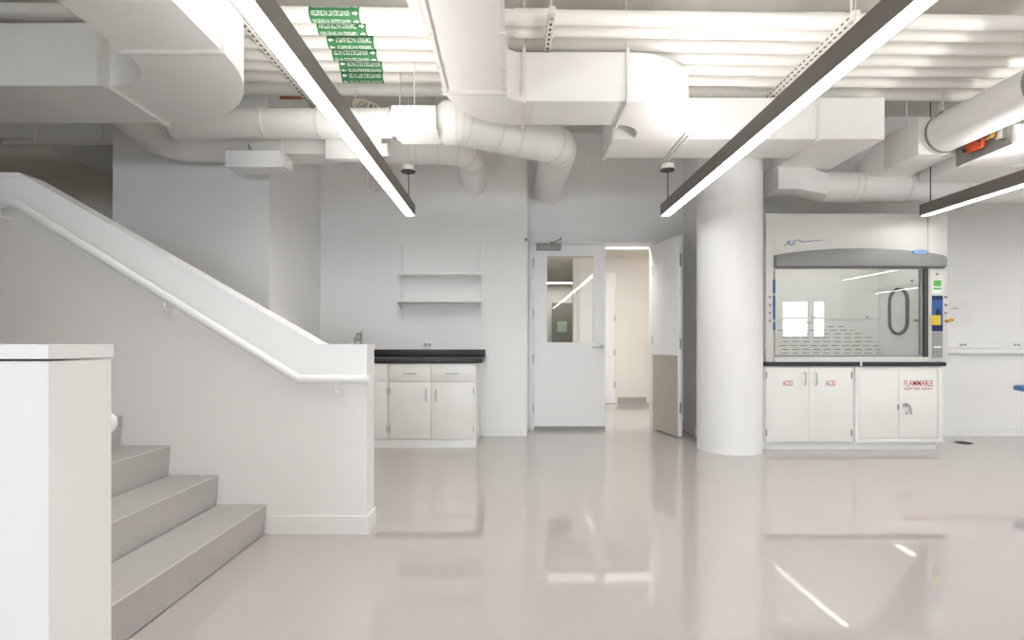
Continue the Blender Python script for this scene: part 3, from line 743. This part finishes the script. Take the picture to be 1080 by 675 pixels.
for i in range(7):
    r = PR if i < 6 else .055
    x0p = -5.6 if i == 0 else -2.0 - .08 * i
    if i < 6:
        lab = '%s of seven white pipes from the room side, green band reading %s' % (order[i], names[i])
    else:
        lab = 'white insulated pipe without a green band, last of seven before the door wall'
    root = thing('insulated_pipe', lab, 'pipe', (.3, PY[i], PZ), 'white insulated pipes in a row', RZP)
    left = x0p - .3
    pts = rounded([(left, 0, CEIL - PZ - .002), (left, 0, 0), (7.5, 0, 0)], .12, 6)
    mk('pipe_jacket', T(pts, r, 32), M['pipe'], root, local=True)
    for sx_ in STRUT_X:
        mk('saddle_sleeve', T([(sx_ - .54, 0, 0), (sx_ - .26, 0, 0)], r + .006, 32), M['pipe'], root, local=True)
    if i < 6:
        a, b = X(spans[i][0], PY[i] - .03) - .3, X(spans[i][1], PY[i] - .03) - .3
        rl = r + .0015
        sl = mk('label_band', T([(a, 0, 0), (b, 0, 0)], rl, 40), M['green'], root, local=True)
        ar = .05; w = (b - a) - ar - .03
        s = 1 if arrow_right[i] else -1
        xc = (a + b) / 2 - s * ar / 2
        for a0 in (math.radians(-40), math.radians(20), math.radians(80), math.radians(140)):
            bm = wrap(text_bm(names[i], w, .031, .012), xc, a0, rl + .0012, False)
            ax = (b - .028) if s > 0 else (a + .028)
            shape = [(-.02, -.006), (0, -.006), (0, -.015), (.02, 0), (0, .015), (0, .006), (-.02, .006)]
            vs = [bm.verts.new((ax + s * u, -(rl + .0012) * math.cos(a0 + v / rl), -(rl + .0012) * math.sin(a0 + v / rl))) for u, v in shape]
            bm.faces.new(vs)
            bmesh.ops.recalc_face_normals(bm, faces=bm.faces)
            mk('lettering', bm, M['letter'], sl, local=True)

def slotted(bm, x, y0, y1, z0, z1, w=.041, n=24, side=-1):
    box(bm, x - w / 2, x + w / 2, y0, y1, z0, z1)
    st = (y1 - y0 - .08) / n
    for k in range(n):
        yy = y0 + .05 + k * st
        for sd in (-1, 1):
            xs = x + sd * w / 2
            box(bm, xs - .0012, xs + .0012, yy, yy + st * .5, (z0 + z1) / 2 - .006, (z0 + z1) / 2 + .006, mi=1)
        box(bm, x - .007, x + .007, yy, yy + st * .5, z0 - .0012, z0 + .0012, mi=1)
    return bm
for sx_, lab in zip(STRUT_X, ('slotted white hanger channel under the pipes beside the stair-side duct', 'slotted white hanger channel under the pipes above the middle duct', 'slotted white hanger channel under the pipes above the column')):
    dy = .019 * (sx_ - .3)
    zt = PZ - .063
    t = thing('pipe_hanger_channel', lab, 'hanger', (sx_, 3.95, zt - .041), 'slotted pipe hanger channels')
    mk('channel', slotted(bmesh.new(), sx_, 3.28 + dy, 4.69 + dy, zt - .045, zt), [M['strut'], M['hole']], t)
    for yy in (3.34, 4.635): mk('hanger_rod', T([(sx_, yy + dy, zt - .06), (sx_, yy + dy, CEIL - .001)], .006, 8), M['strut'], t)
    for yy in (3.34, 4.635): mk('nut', T([(sx_, yy + dy, zt - .058), (sx_, yy + dy, zt - .045)], .012, 6), M['steel'], t)

def rods(parent, pts, z0):
    for (x, y) in pts: mk('hanger_rod', T([(x, y, z0), (x, y, CEIL - .001)], .005, 8), M['strut'], parent)

# ================================================================== RECTANGULAR DUCTS
# stair-side duct: along Y overhead, then an elbow toward the stair hall
zb, zt = 2.62, 3.0
ax0, ax1, ay = -2.07, -1.543, 2.75
ri = .36; w = ax1 - ax0
d = thing('rectangular_duct', 'big white rectangular duct bending over the stair on the left', 'duct', (-1.8, 2.75, zb), 'white air ducts')
d['label'] = 'big white rectangular duct that bends away above the stair'
mk('straight_section', B(ax0, ax1, -2.0, ay - .012, zb, zt), M['duct'], d)
cxa = ax0 - ri
mk('elbow', arc_duct(bmesh.new(), cxa, ay, ri, ri + w, 0, 90, zb, zt, 22), M['duct'], d)
mk('straight_section', B(-6.9, cxa - .012, ay + ri, ay + ri + w, zb, zt), M['duct'], d)
mk('flange', flange_y(bmesh.new(), ax0, ax1, zb, zt, ay - .012), M['flange'], d)
mk('flange', flange_x(bmesh.new(), ay + ri, ay + ri + w, zb, zt, cxa - .012), M['flange'], d)
mk('flange', flange_y(bmesh.new(), ax0, ax1, zb, zt, 1.2), M['flange'], d)
rods(d, [(ax0 - .03, 1.2), (ax1 + .03, 1.2), (cxa - .05, ay + ri - .03), (-5, ay + ri - .03), (-5, ay + ri + w + .03)], zb)

# middle duct: along Y, elbow, along X, elbow, joins the cross duct toward the fume hood
zb, zt = 2.797, 3.147
bx0, bx1 = X(470.5, 3.55), X(531.8, 3.55); by = 3.55
d = thing('rectangular_duct', 'white rectangular duct winding above the doorway in two bends', 'duct', (0, 3.55, zb), 'white air ducts')
mk('straight_section', B(bx0, bx1, -2.0, by - .012, zb, zt), M['duct'], d)
mk('flange', flange_y(bmesh.new(), bx0, bx1, zb, zt, by - .012), M['flange'], d)
mk('flange', flange_y(bmesh.new(), bx0, bx1, zb, zt, 2.35), M['flange'], d)
cx1 = .089; ri1 = cx1 - bx1; w = bx1 - bx0
mk('elbow', arc_duct(bmesh.new(), cx1, by, ri1, ri1 + w, 180, 90, zb, zt, 22), M['duct'], d)
cy0 = by + ri1; cy1 = cy0 + w
cx2 = .856
mk('flange', flange_x(bmesh.new(), cy0, cy1, zb, zt, cx1 + .012), M['flange'], d)
mk('straight_section', B(cx1 + .012, cx2 - .012, cy0, cy1, zb, zt), M['duct'], d)
mk('flange', flange_x(bmesh.new(), cy0, cy1, zb, zt, cx2 - .012), M['flange'], d)
ri2 = .2; cyc = cy1 + ri2
mk('elbow', arc_duct(bmesh.new(), cx2, cyc, ri2, ri2 + w, -90, 0, zb, zt, 22), M['duct'], d)
EY0, EY1 = 4.36, 4.80
mk('collar', B(cx2 + ri2, cx2 + ri2 + w, cyc, EY0, zb + .001, zt - .001), M['duct'], d)
ex0, exf, ex1 = .862, X(862, EY0), X(933, EY0)
mk('straight_section', B(ex0, exf - .012, EY0, EY1, zb, zt), M['duct'], d)
mk('end_flange', flange_x(bmesh.new(), EY0, EY1, zb, zt, ex0 + .012), M['flange'], d)
mk('flange', flange_x(bmesh.new(), EY0, EY1, zb, zt, exf), M['flange'], d)
mk('corner_section', B(exf + .012, ex1, EY0, 5.18, zb, zt), M['duct'], d)
rods(d, [(bx0 + .03, 2.35), (bx1 - .03, 2.35), (cx1 + .012, 3.715), (cx2 - .012, 3.73), (1.2, EY1 - .04), (2.65, 4.44)], zt)
for xx in (bx0, bx1):
    mk('edge_angle', B(xx - .012, xx + .012, -2.0, by - .03, zb - .012, zb), M['flange'], d)
    for yy in (2.5, 2.85, 3.2, 3.45): mk('edge_clip', B(xx - .018, xx + .018, yy, yy + .03, zb - .02, zb - .011), M['flange'], d)
# side box fixed along the duct's stair side
mk('side_box', B(X(440, 3.0), bx0 - .05, 1.2, 3.02, 2.86, 2.97), M['duct'], d)

# slotted strut under the cross duct that carries the light canopy
t = thing('strut_channel', 'short slotted white strut under the cross duct beside the column', 'strut', (1.485, 4.6, 2.77))
bm = bmesh.new(); box(bm, 1.44, 1.456, 4.2, 5.05, 2.775, 2.793); box(bm, 1.478, 1.494, 4.2, 5.05, 2.775, 2.793)
for yy in (4.22, 4.62, 5.02): box(bm, 1.456, 1.478, yy, yy + .02, 2.777, 2.791)
mk('channel', bm, M['strut'], t)

# duct end showing at the top edge
d = thing('rectangular_duct', 'white duct end just showing above the column-side pendant light', 'duct', (1.5, 2.0, 2.8), 'white air ducts')
mk('straight_section', B(1.6, 2.22, -1.0, 3.18, 3.3, 3.58), M['duct'], d)
mk('end_cap', B(1.59, 2.23, 3.18, 3.36, 3.295, 3.585, bevel=.05), M['duct'], d)
rods(d, [(1.7, 1.5), (2.1, 1.5)], 3.575)

# stair hall duct
d = thing('rectangular_duct', 'grey-white duct far back in the stair hall beyond the wall corner', 'duct', (-4, 5.2, 2.9), 'white air ducts')
mk('straight_section', B(-4.42, -3.575, 4.75, 5.46, 2.92, 3.25), M['duct'], d)
mk('branch', B(-6.9, -4.422, 4.72, 4.95, 2.95, 3.15), M['duct'], d)
for q in ((-4.6, -3.6, 2.86, 2.9), (-6.5, -4.7, 3.0, 3.04)): mk('support_strut', B(q[0], q[1], 4.64, 4.68, q[2], q[3]), M['strut'], d)
mk('end_flange', B(-4.44, -3.58, 5.46, 5.49, 2.9, 3.27), M['flange'], d)
rods(d, [(-4.3, 4.66), (-3.7, 4.66), (-5.6, 4.66)], 2.88)

# ================================================================== ROUND DUCTS
# exhaust duct: along X behind the elbows, round the corner and into the door wall
Y1d, z1d = 4.17, 2.85
d = thing('round_duct', 'white round duct that bends down into the wall above the doorway', 'duct', (-.5, Y1d, z1d), 'white air ducts')
mk('straight_section', T([(-2.75, Y1d + .02, z1d), (X(413, Y1d), Y1d, z1d)], .115, 36), M['duct'], d)
bm = bmesh.new()
for xx in (-2.0, -1.55, -1.2): mk('seam_band', ring_x(bmesh.new(), xx, Y1d + .005, z1d, .115, .004, .03), M['flange'], d)
xr = X(460, Y1d)
mk('reducer', T([(X(413, Y1d), Y1d, z1d), (xr - .02, Y1d, z1d), (xr + .07, Y1d, z1d), (xr + .12, Y1d, z1d)], [.1, .1, .17, .17], 36), M['duct'], d)
pts = rounded([(xr + .12, Y1d, z1d), (X(486, Y1d) , Y1d, z1d), (.455, 4.70, 2.88), (.462, 5.2, 2.9), (.462, WA + .02, 2.94)], .34, 8)
mk('bend_section', T(pts, .172, 36), M['duct'], d)
bm = bmesh.new()
P3 = [Vector(p) for p in pts]
def band(bm, p, dirn, r, w=.02):
    q = dirn.normalized() * w / 2; mk('seam_band', T([p - q, p + q], r + .004, 36), M['flange'], d)
for k in (2, 5, 8): band(bm, P3[k], P3[k + 1] - P3[k - 1], .172)
for f_ in (.35, .6): 
    a, b = P3[9], P3[10]; band(bm, a.lerp(b, f_), b - a, .172)
for k in (12, 15, 17): band(bm, P3[k], P3[k + 1] - P3[k - 1], .172)
rods(d, [(-2.2, 4.16), (-.9, 4.185)], z1d + .1)
# damper controller box hung in front of it
vx0, vx1, vy = X(413, 4.0), X(460, 4.0), 4.0
d = thing('control_box', 'white damper control box in front of the reducing round duct', 'box', ((vx0 + vx1) / 2, vy, 2.72), 'white duct control boxes')
mk('housing', B(vx0, vx1, vy - .02, 4.22, Z(137, 4.0), Z(112, 4.0), bevel=.004), M['duct'], d)
mk('cover', B(vx0 + .03, vx1 + .012, vy - .01, 4.235, Z(137, 4.0) - .02, Z(137, 4.0) - .001), M['flange'], d)
mk('hanger_rod', T([((vx0 + vx1) / 2, 4.022, Z(112, 4.0)), ((vx0 + vx1) / 2, 4.022, CEIL - .001)], .004, 8), M['strut'], d)

# second round duct, lower and farther
d = thing('round_duct', 'white round duct that bends into the wall above the two shelves', 'duct', (-.7, 5.1, 2.97), 'white air ducts')
p0 = rounded([(-3.75, 4.3, 3.45), (-3.05, 4.42, 2.77), (-1.93, 4.445, 2.755)], .7, 10)
mk('curved_section', T(p0, .13, 36), M['duct'], d)
mk('silencer', B(X(297, 4.35), X(351, 4.35), 4.33, 4.58, 2.66, 2.87), M['duct'], d)
mk('silencer_flange', flange_x(bmesh.new(), 4.33, 4.58, 2.66, 2.87, X(351, 4.35)), M['flange'], d)
mk('transition', sweep(bmesh.new(), [(X(351, 4.35), 4.455, 2.765), (-1.3, 4.98, 2.95), (-1.2, 5.1, 2.99)], [(-.11, -.1), (.11, -.1), (.11, .1), (-.11, .1)]), M['duct'], d)
pts = rounded([(-1.25, 5.1, 2.99), (-.405, 5.1, 2.99), (-.405, WB + .02, 2.89)], .3, 10)
mk('bend_section', T(pts, .14, 36), M['duct'], d)
bm = bmesh.new(); P3 = [Vector(p) for p in pts]
for k in (1, 4, 7, 10): band(bm, P3[k], P3[k + 1] - P3[k - 1], .14)
for f_ in (.3,): band(bm, P3[0].lerp(P3[1], f_ + .3), P3[1] - P3[0], .14)
rods(d, [(-2.6, 4.38), (-.75, 5.1)], 2.88)
# boxes on it
bx0_, bx1_ = X(343, 4.25), X(402, 4.25)
d = thing('control_box', 'white flat-fronted control box partly hidden by the stair-side pendant light', 'box', ((bx0_ + bx1_) / 2, 4.3, Z(168, 4.25)), 'white duct control boxes')
mk('housing', B(bx0_, bx1_, 4.25, 4.33, Z(167.5, 4.25), Z(140.5, 4.25), bevel=.004), M['duct'], d)
bm = bmesh.new(); tube(bm, [(bx1_ - .002, 4.29, Z(156, 4.25)), (bx1_ + .05, 4.29, Z(156, 4.25))], .052, 24)
mk('round_nub', bm, M['flange'], d)
mk('hanger_rod', T([((bx0_ + bx1_) / 2, 4.325, Z(142, 4.25)), ((bx0_ + bx1_) / 2, 4.325, CEIL - .001)], .004, 8), M['strut'], d)
cx0_, cx1_ = X(237.5, 4.2), X(294, 4.2)
d = thing('control_box', 'white box with a round end hanging low before the projecting wall', 'box', ((cx0_ + cx1_) / 2, 4.3, 2.42), 'white duct control boxes')
mk('housing', B(cx0_, cx1_, 4.2, 4.40, Z(176, 4.2), Z(158.5, 4.2), bevel=.004), M['cap'], d)
mk('end_plate', B(cx1_, cx1_ + .03, 4.22, 4.38, Z(176, 4.2) + .01, Z(160, 4.2)), M['flange'], d)
bm = bmesh.new(); tube(bm, [(cx1_ + .03, 4.3, Z(171, 4.2)), (cx1_ + .085, 4.3, Z(171, 4.2))], .045, 24)
rn = mk('round_nub', bm, M['flange'], d)
mk('nub_face', T([(cx1_ + .085, 4.3, Z(171, 4.2)), (cx1_ + .088, 4.3, Z(171, 4.2))], .034, 24), M['basegrey'], rn)
mk('hanger_cable', T([(X(266, 4.25), 4.245, Z(160, 4.25)), (X(262, 4.25), 4.25, Z(152, 4.25)), (X(263, 4.25), 4.265, 2.6), (X(263, 4.25), 4.25, 2.64)], .004, 8), M['gasket'], d)

# round duct above the fume hood
d = thing('round_duct', 'white round duct with a square end lying just above the fume hood', 'duct', (3.5, 5.2, 2.64), 'white air ducts')
rect = lambda a, b: [(-a, -b), (a, -b), (a, b), (-a, b)]
mk('square_end', B(X(821, 5.06), X(842, 5.06), 5.06, 5.34, Z(199, 5.06), Z(171, 5.06)), M['duct'], d)
bm = bmesh.new(); N = 32
sq = []
for k in range(N):
    a = 2 * math.pi * k / N + math.pi / 4; c_, s_ = math.cos(a), math.sin(a); m_ = max(abs(c_), abs(s_)); sq.append((c_ / m_, s_ / m_))
ra = [bm.verts.new((X(842, 5.06), 5.2 + u * .14, (Z(199, 5.06) + Z(171, 5.06)) / 2 + v * (Z(171, 5.06) - Z(199, 5.06)) / 2)) for u, v in sq]
rb = [bm.verts.new((X(872, 5.1), 5.2 + .15 * math.cos(2 * math.pi * k / N + math.pi / 4), 2.645 + .15 * math.sin(2 * math.pi * k / N + math.pi / 4))) for k in range(N)]
for k in range(N): bm.faces.new((ra[k], ra[(k + 1) % N], rb[(k + 1) % N], rb[k]))
bm.faces.new(ra[::-1]); bm.faces.new(rb); bmesh.ops.recalc_face_normals(bm, faces=bm.faces)
mk('transition', bm, M['duct'], d)
mk('straight_section', T([(X(872, 5.1), 5.2, 2.645), (9, 5.2, 2.645)], .15, 36), M['duct'], d)
bm = bmesh.new()
for px in (896, 903, 952, 1010): mk('seam_band', ring_x(bmesh.new(), X(px, 5.2), 5.2, 2.645, .15, .004, .02), M['flange'], d)
rods(d, [(3.05, 5.2), (5.2, 5.2)], 2.78)

# round duct overhead on the right, ending in a square plenum
gx, gz, gr = 3.768, 2.88, .163
d = thing('round_duct', 'wide white round duct coming forward overhead past the orange actuator', 'duct', (gx, 4.5, gz), 'white air ducts')
mk('straight_section', T([(gx, -1.5, gz), (gx, 4.5, gz)], gr, 44), M['duct'], d)
mk('square_plenum', B(gx - .18, gx + .18, 4.5, 4.917, 2.717, 3.04, bevel=.004), M['duct'], d)
bm = bmesh.new()
va = [bm.verts.new(p) for p in ((gx - .18, 4.918, 2.717), (gx + .18, 4.918, 2.717), (gx + .18, 4.918, 3.04), (gx - .18, 4.918, 3.04))]
vb = [bm.verts.new(p) for p in ((gx - .24, 5.24, 2.70), (gx + .18, 5.24, 2.70), (gx + .18, 5.24, 2.90), (gx - .24, 5.24, 2.90))]
for k in range(4): bm.faces.new((va[k], va[(k + 1) % 4], vb[(k + 1) % 4], vb[k]))
bm.faces.new(va[::-1]); bm.faces.new(vb); bmesh.ops.recalc_face_normals(bm, faces=bm.faces)
mk('tapered_branch', bm, M['duct'], d)
bm = bmesh.new()
for yy in (4.44, 3.6, 3.55): mk('clamp_band', T([(gx, yy - .01, gz), (gx, yy + .01, gz)], gr + .006, 44), M['galv'], d)
mk('clamp_bolt', B(gx - .03, gx + .03, 4.42, 4.46, gz + gr, gz + gr + .03), M['steel'], d)
rods(d, [(gx - .15, 4.67), (gx + .15, 4.67), (gx, 4.46)], gz + .155)
# terminal box with orange actuator beside it
px_, y0_, y1_, z0_, z1_ = 3.9, 3.98, 4.48, 2.605, 2.782
d = thing('terminal_box', 'white terminal box with a grey metal panel and orange actuator beneath the wide round duct', 'box', (4.1, 4.2, z0_))
mk('housing', B(px_ + .012, 4.4, y0_ - .02, y1_ + .02, z0_ + .01, 2.75), M['duct'], d)
mk('metal_panel', B(px_, px_ + .012, y0_, y1_, z0_, z1_), M['galv'], d)
bm = bmesh.new(); box(bm, px_ - .045, px_, 4.19, 4.35, 2.665, 2.765, .016)
a_ = mk('actuator', bm, M['orange'], d)
mk('port', T([(px_ - .05, 4.33, 2.685), (px_ - .062, 4.33, 2.685)], .016, 14), M['black'], a_)
mk('port', T([(px_ - .05, 4.20, 2.72), (px_ - .058, 4.20, 2.72)], .012, 14), M['black'], a_)
bm = bmesh.new(); tube(bm, [(px_ - .03, 4.165, 2.715), (px_ - .03, 4.10, 2.72)], .009, 12); tube(bm, [(px_, 4.09, 2.72), (px_ - .05, 4.09, 2.72)], .022, 16)
mk('shaft_clamp', bm, M['brass'], d)
mk('mounting_bracket', B(px_ - .035, px_, 4.02, 4.075, 2.67, 2.76), M['steel'], d)
mk('foot', T([(px_ + .03, 4.46, z0_ + .012), (px_ + .03, 4.46, z0_ - .02)], .018, 12), M['flange'], d)
rods(d, [(4.38, 4.118), (4.38, 4.475)], 2.76)
# big rounded duct behind it
d = thing('rectangular_duct', 'broad white duct with a rounded corner behind the orange actuator', 'duct', (5.0, 4.8, 2.64), 'white air ducts')
bm = bmesh.new()
pl = [(4.02 + .22 - .22 * math.cos(a), 4.58 + .22 - .22 * math.sin(a)) for a in [math.pi / 2 * k / 10 for k in range(11)]]
pts2 = [(6.2, 4.58)] + pl[::-1] + [(4.02, 5.03), (6.2, 5.03)]
prism(bm, pts2, 2.64, 2.98, 'z'); mk('straight_section', bm, M['duct'], d)
mk('flange', flange_x(bmesh.new(), 4.58, 5.03, 2.64, 2.98, 5.4), M['flange'], d)
rods(d, [(5.4, 4.70), (5.4, 4.97)], 2.98)

# wall conduits and bits near the pipes
for px, lab in ((388.5, 'thin white conduit stub on the wall behind the pendant light, stair side of two'), (396, 'thin white conduit stub on the wall behind the pendant light, door side of two')):
    x = X(px, 5.81)
    o = mk('wall_conduit', T([(x, 5.828, Z(201, 5.81)), (x, 5.828, CEIL - .001)], .02, 16), M['wall'], origin=(x, 5.828, Z(201, 5.81))); tag(o, lab, 'conduit', 'white wall conduits')
bm = bmesh.new()
for k in range(3):
    cx_, cz_ = X(381 + 3 * k, 4.6), Z(111 + k, 4.6); rr = .07 + .01 * k
    ring = [(cx_ + rr * math.cos(a), 4.6 + .03 * k + .015 * math.sin(2 * a), cz_ + rr * .8 * math.sin(a)) for a in [2 * math.pi * j / 24 for j in range(25)]]
    tube(bm, ring, .011, 10)
tube(bm, [(X(384, 4.6), 4.63, Z(105, 4.6) - .02), (X(384, 4.6), 4.63, CEIL - .001)], .006, 8)
o = mk('cable_coil', bm, M['cream'], origin=(X(384, 4.6), 4.63, Z(112, 4.6))); tag(o, 'cream coil of cable hanging behind the last pipe', 'cable coil')
o = mk('copper_bar', B(X(296, 4.55), X(321, 4.55), 4.53, 4.56, Z(104.5, 4.55), Z(101.5, 4.55)), M['copper'], origin=(X(308, 4.55), 4.55, Z(103, 4.55))); tag(o, 'thin copper-brown bar under the last pipe beside a hanger channel', 'bar')

# ================================================================== WORLD, CAMERA, RENDER
w = bpy.data.worlds.new('sky'); bpy.context.scene.world = w; w.use_nodes = True
nt = w.node_tree; bg = nt.nodes['Background']
tc = nt.nodes.new('ShaderNodeTexCoord'); sp = nt.nodes.new('ShaderNodeSeparateXYZ'); rp = nt.nodes.new('ShaderNodeValToRGB')
rp.color_ramp.elements[0].position = .48; rp.color_ramp.elements[0].color = (.5, .56, .62, 1)
rp.color_ramp.elements[1].position = .62; rp.color_ramp.elements[1].color = (.74, .87, 1.0, 1)
mr = nt.nodes.new('ShaderNodeMapRange'); mr.inputs[1].default_value = -1; mr.inputs[2].default_value = 1
nt.links.new(tc.outputs['Generated'], sp.inputs[0]); nt.links.new(sp.outputs['Z'], mr.inputs[0]); nt.links.new(mr.outputs[0], rp.inputs['Fac'])
nt.links.new(rp.outputs['Color'], bg.inputs['Color']); bg.inputs['Strength'].default_value = 10.0
for i, (a, b) in enumerate(WINS):     # portals: tell the sampler where the sky comes in, give no light themselves
    l = bpy.data.lights.new('sky_portal', 'AREA'); l.shape = 'RECTANGLE'; l.size = b - a; l.size_y = WZ1 - WZ0
    l.cycles.is_portal = True
    o = bpy.data.objects.new('sky_portal', l); C.objects.link(o); o.location = ((a + b) / 2, -9.25, (WZ0 + WZ1) / 2); o.rotation_euler = (math.radians(90), 0, 0)

cam = bpy.data.cameras.new('camera'); co = bpy.data.objects.new('camera', cam); C.objects.link(co)
co.location = (0, 0, H); co.rotation_euler = (math.radians(90), 0, 0)
cam.sensor_width = 36; cam.sensor_fit = 'HORIZONTAL'; cam.lens = 36 * F / 1080
cam.shift_x = (540 - CX) / 1080; cam.shift_y = (CY - 337.5) / 1080; cam.clip_start = .05; cam.clip_end = 100
sc_ = bpy.context.scene; sc_.camera = co
sc_.view_settings.view_transform = 'Standard'; sc_.view_settings.look = 'None'; sc_.view_settings.gamma = 1.0
sc_.view_settings.use_curve_mapping = False; sc_.view_settings.exposure = 1.77
sc_.cycles.use_denoising = True; sc_.cycles.sample_clamp_indirect = 12.0
sc_.cycles.max_bounces = 12; sc_.cycles.diffuse_bounces = 7; sc_.cycles.transparent_max_bounces = 12
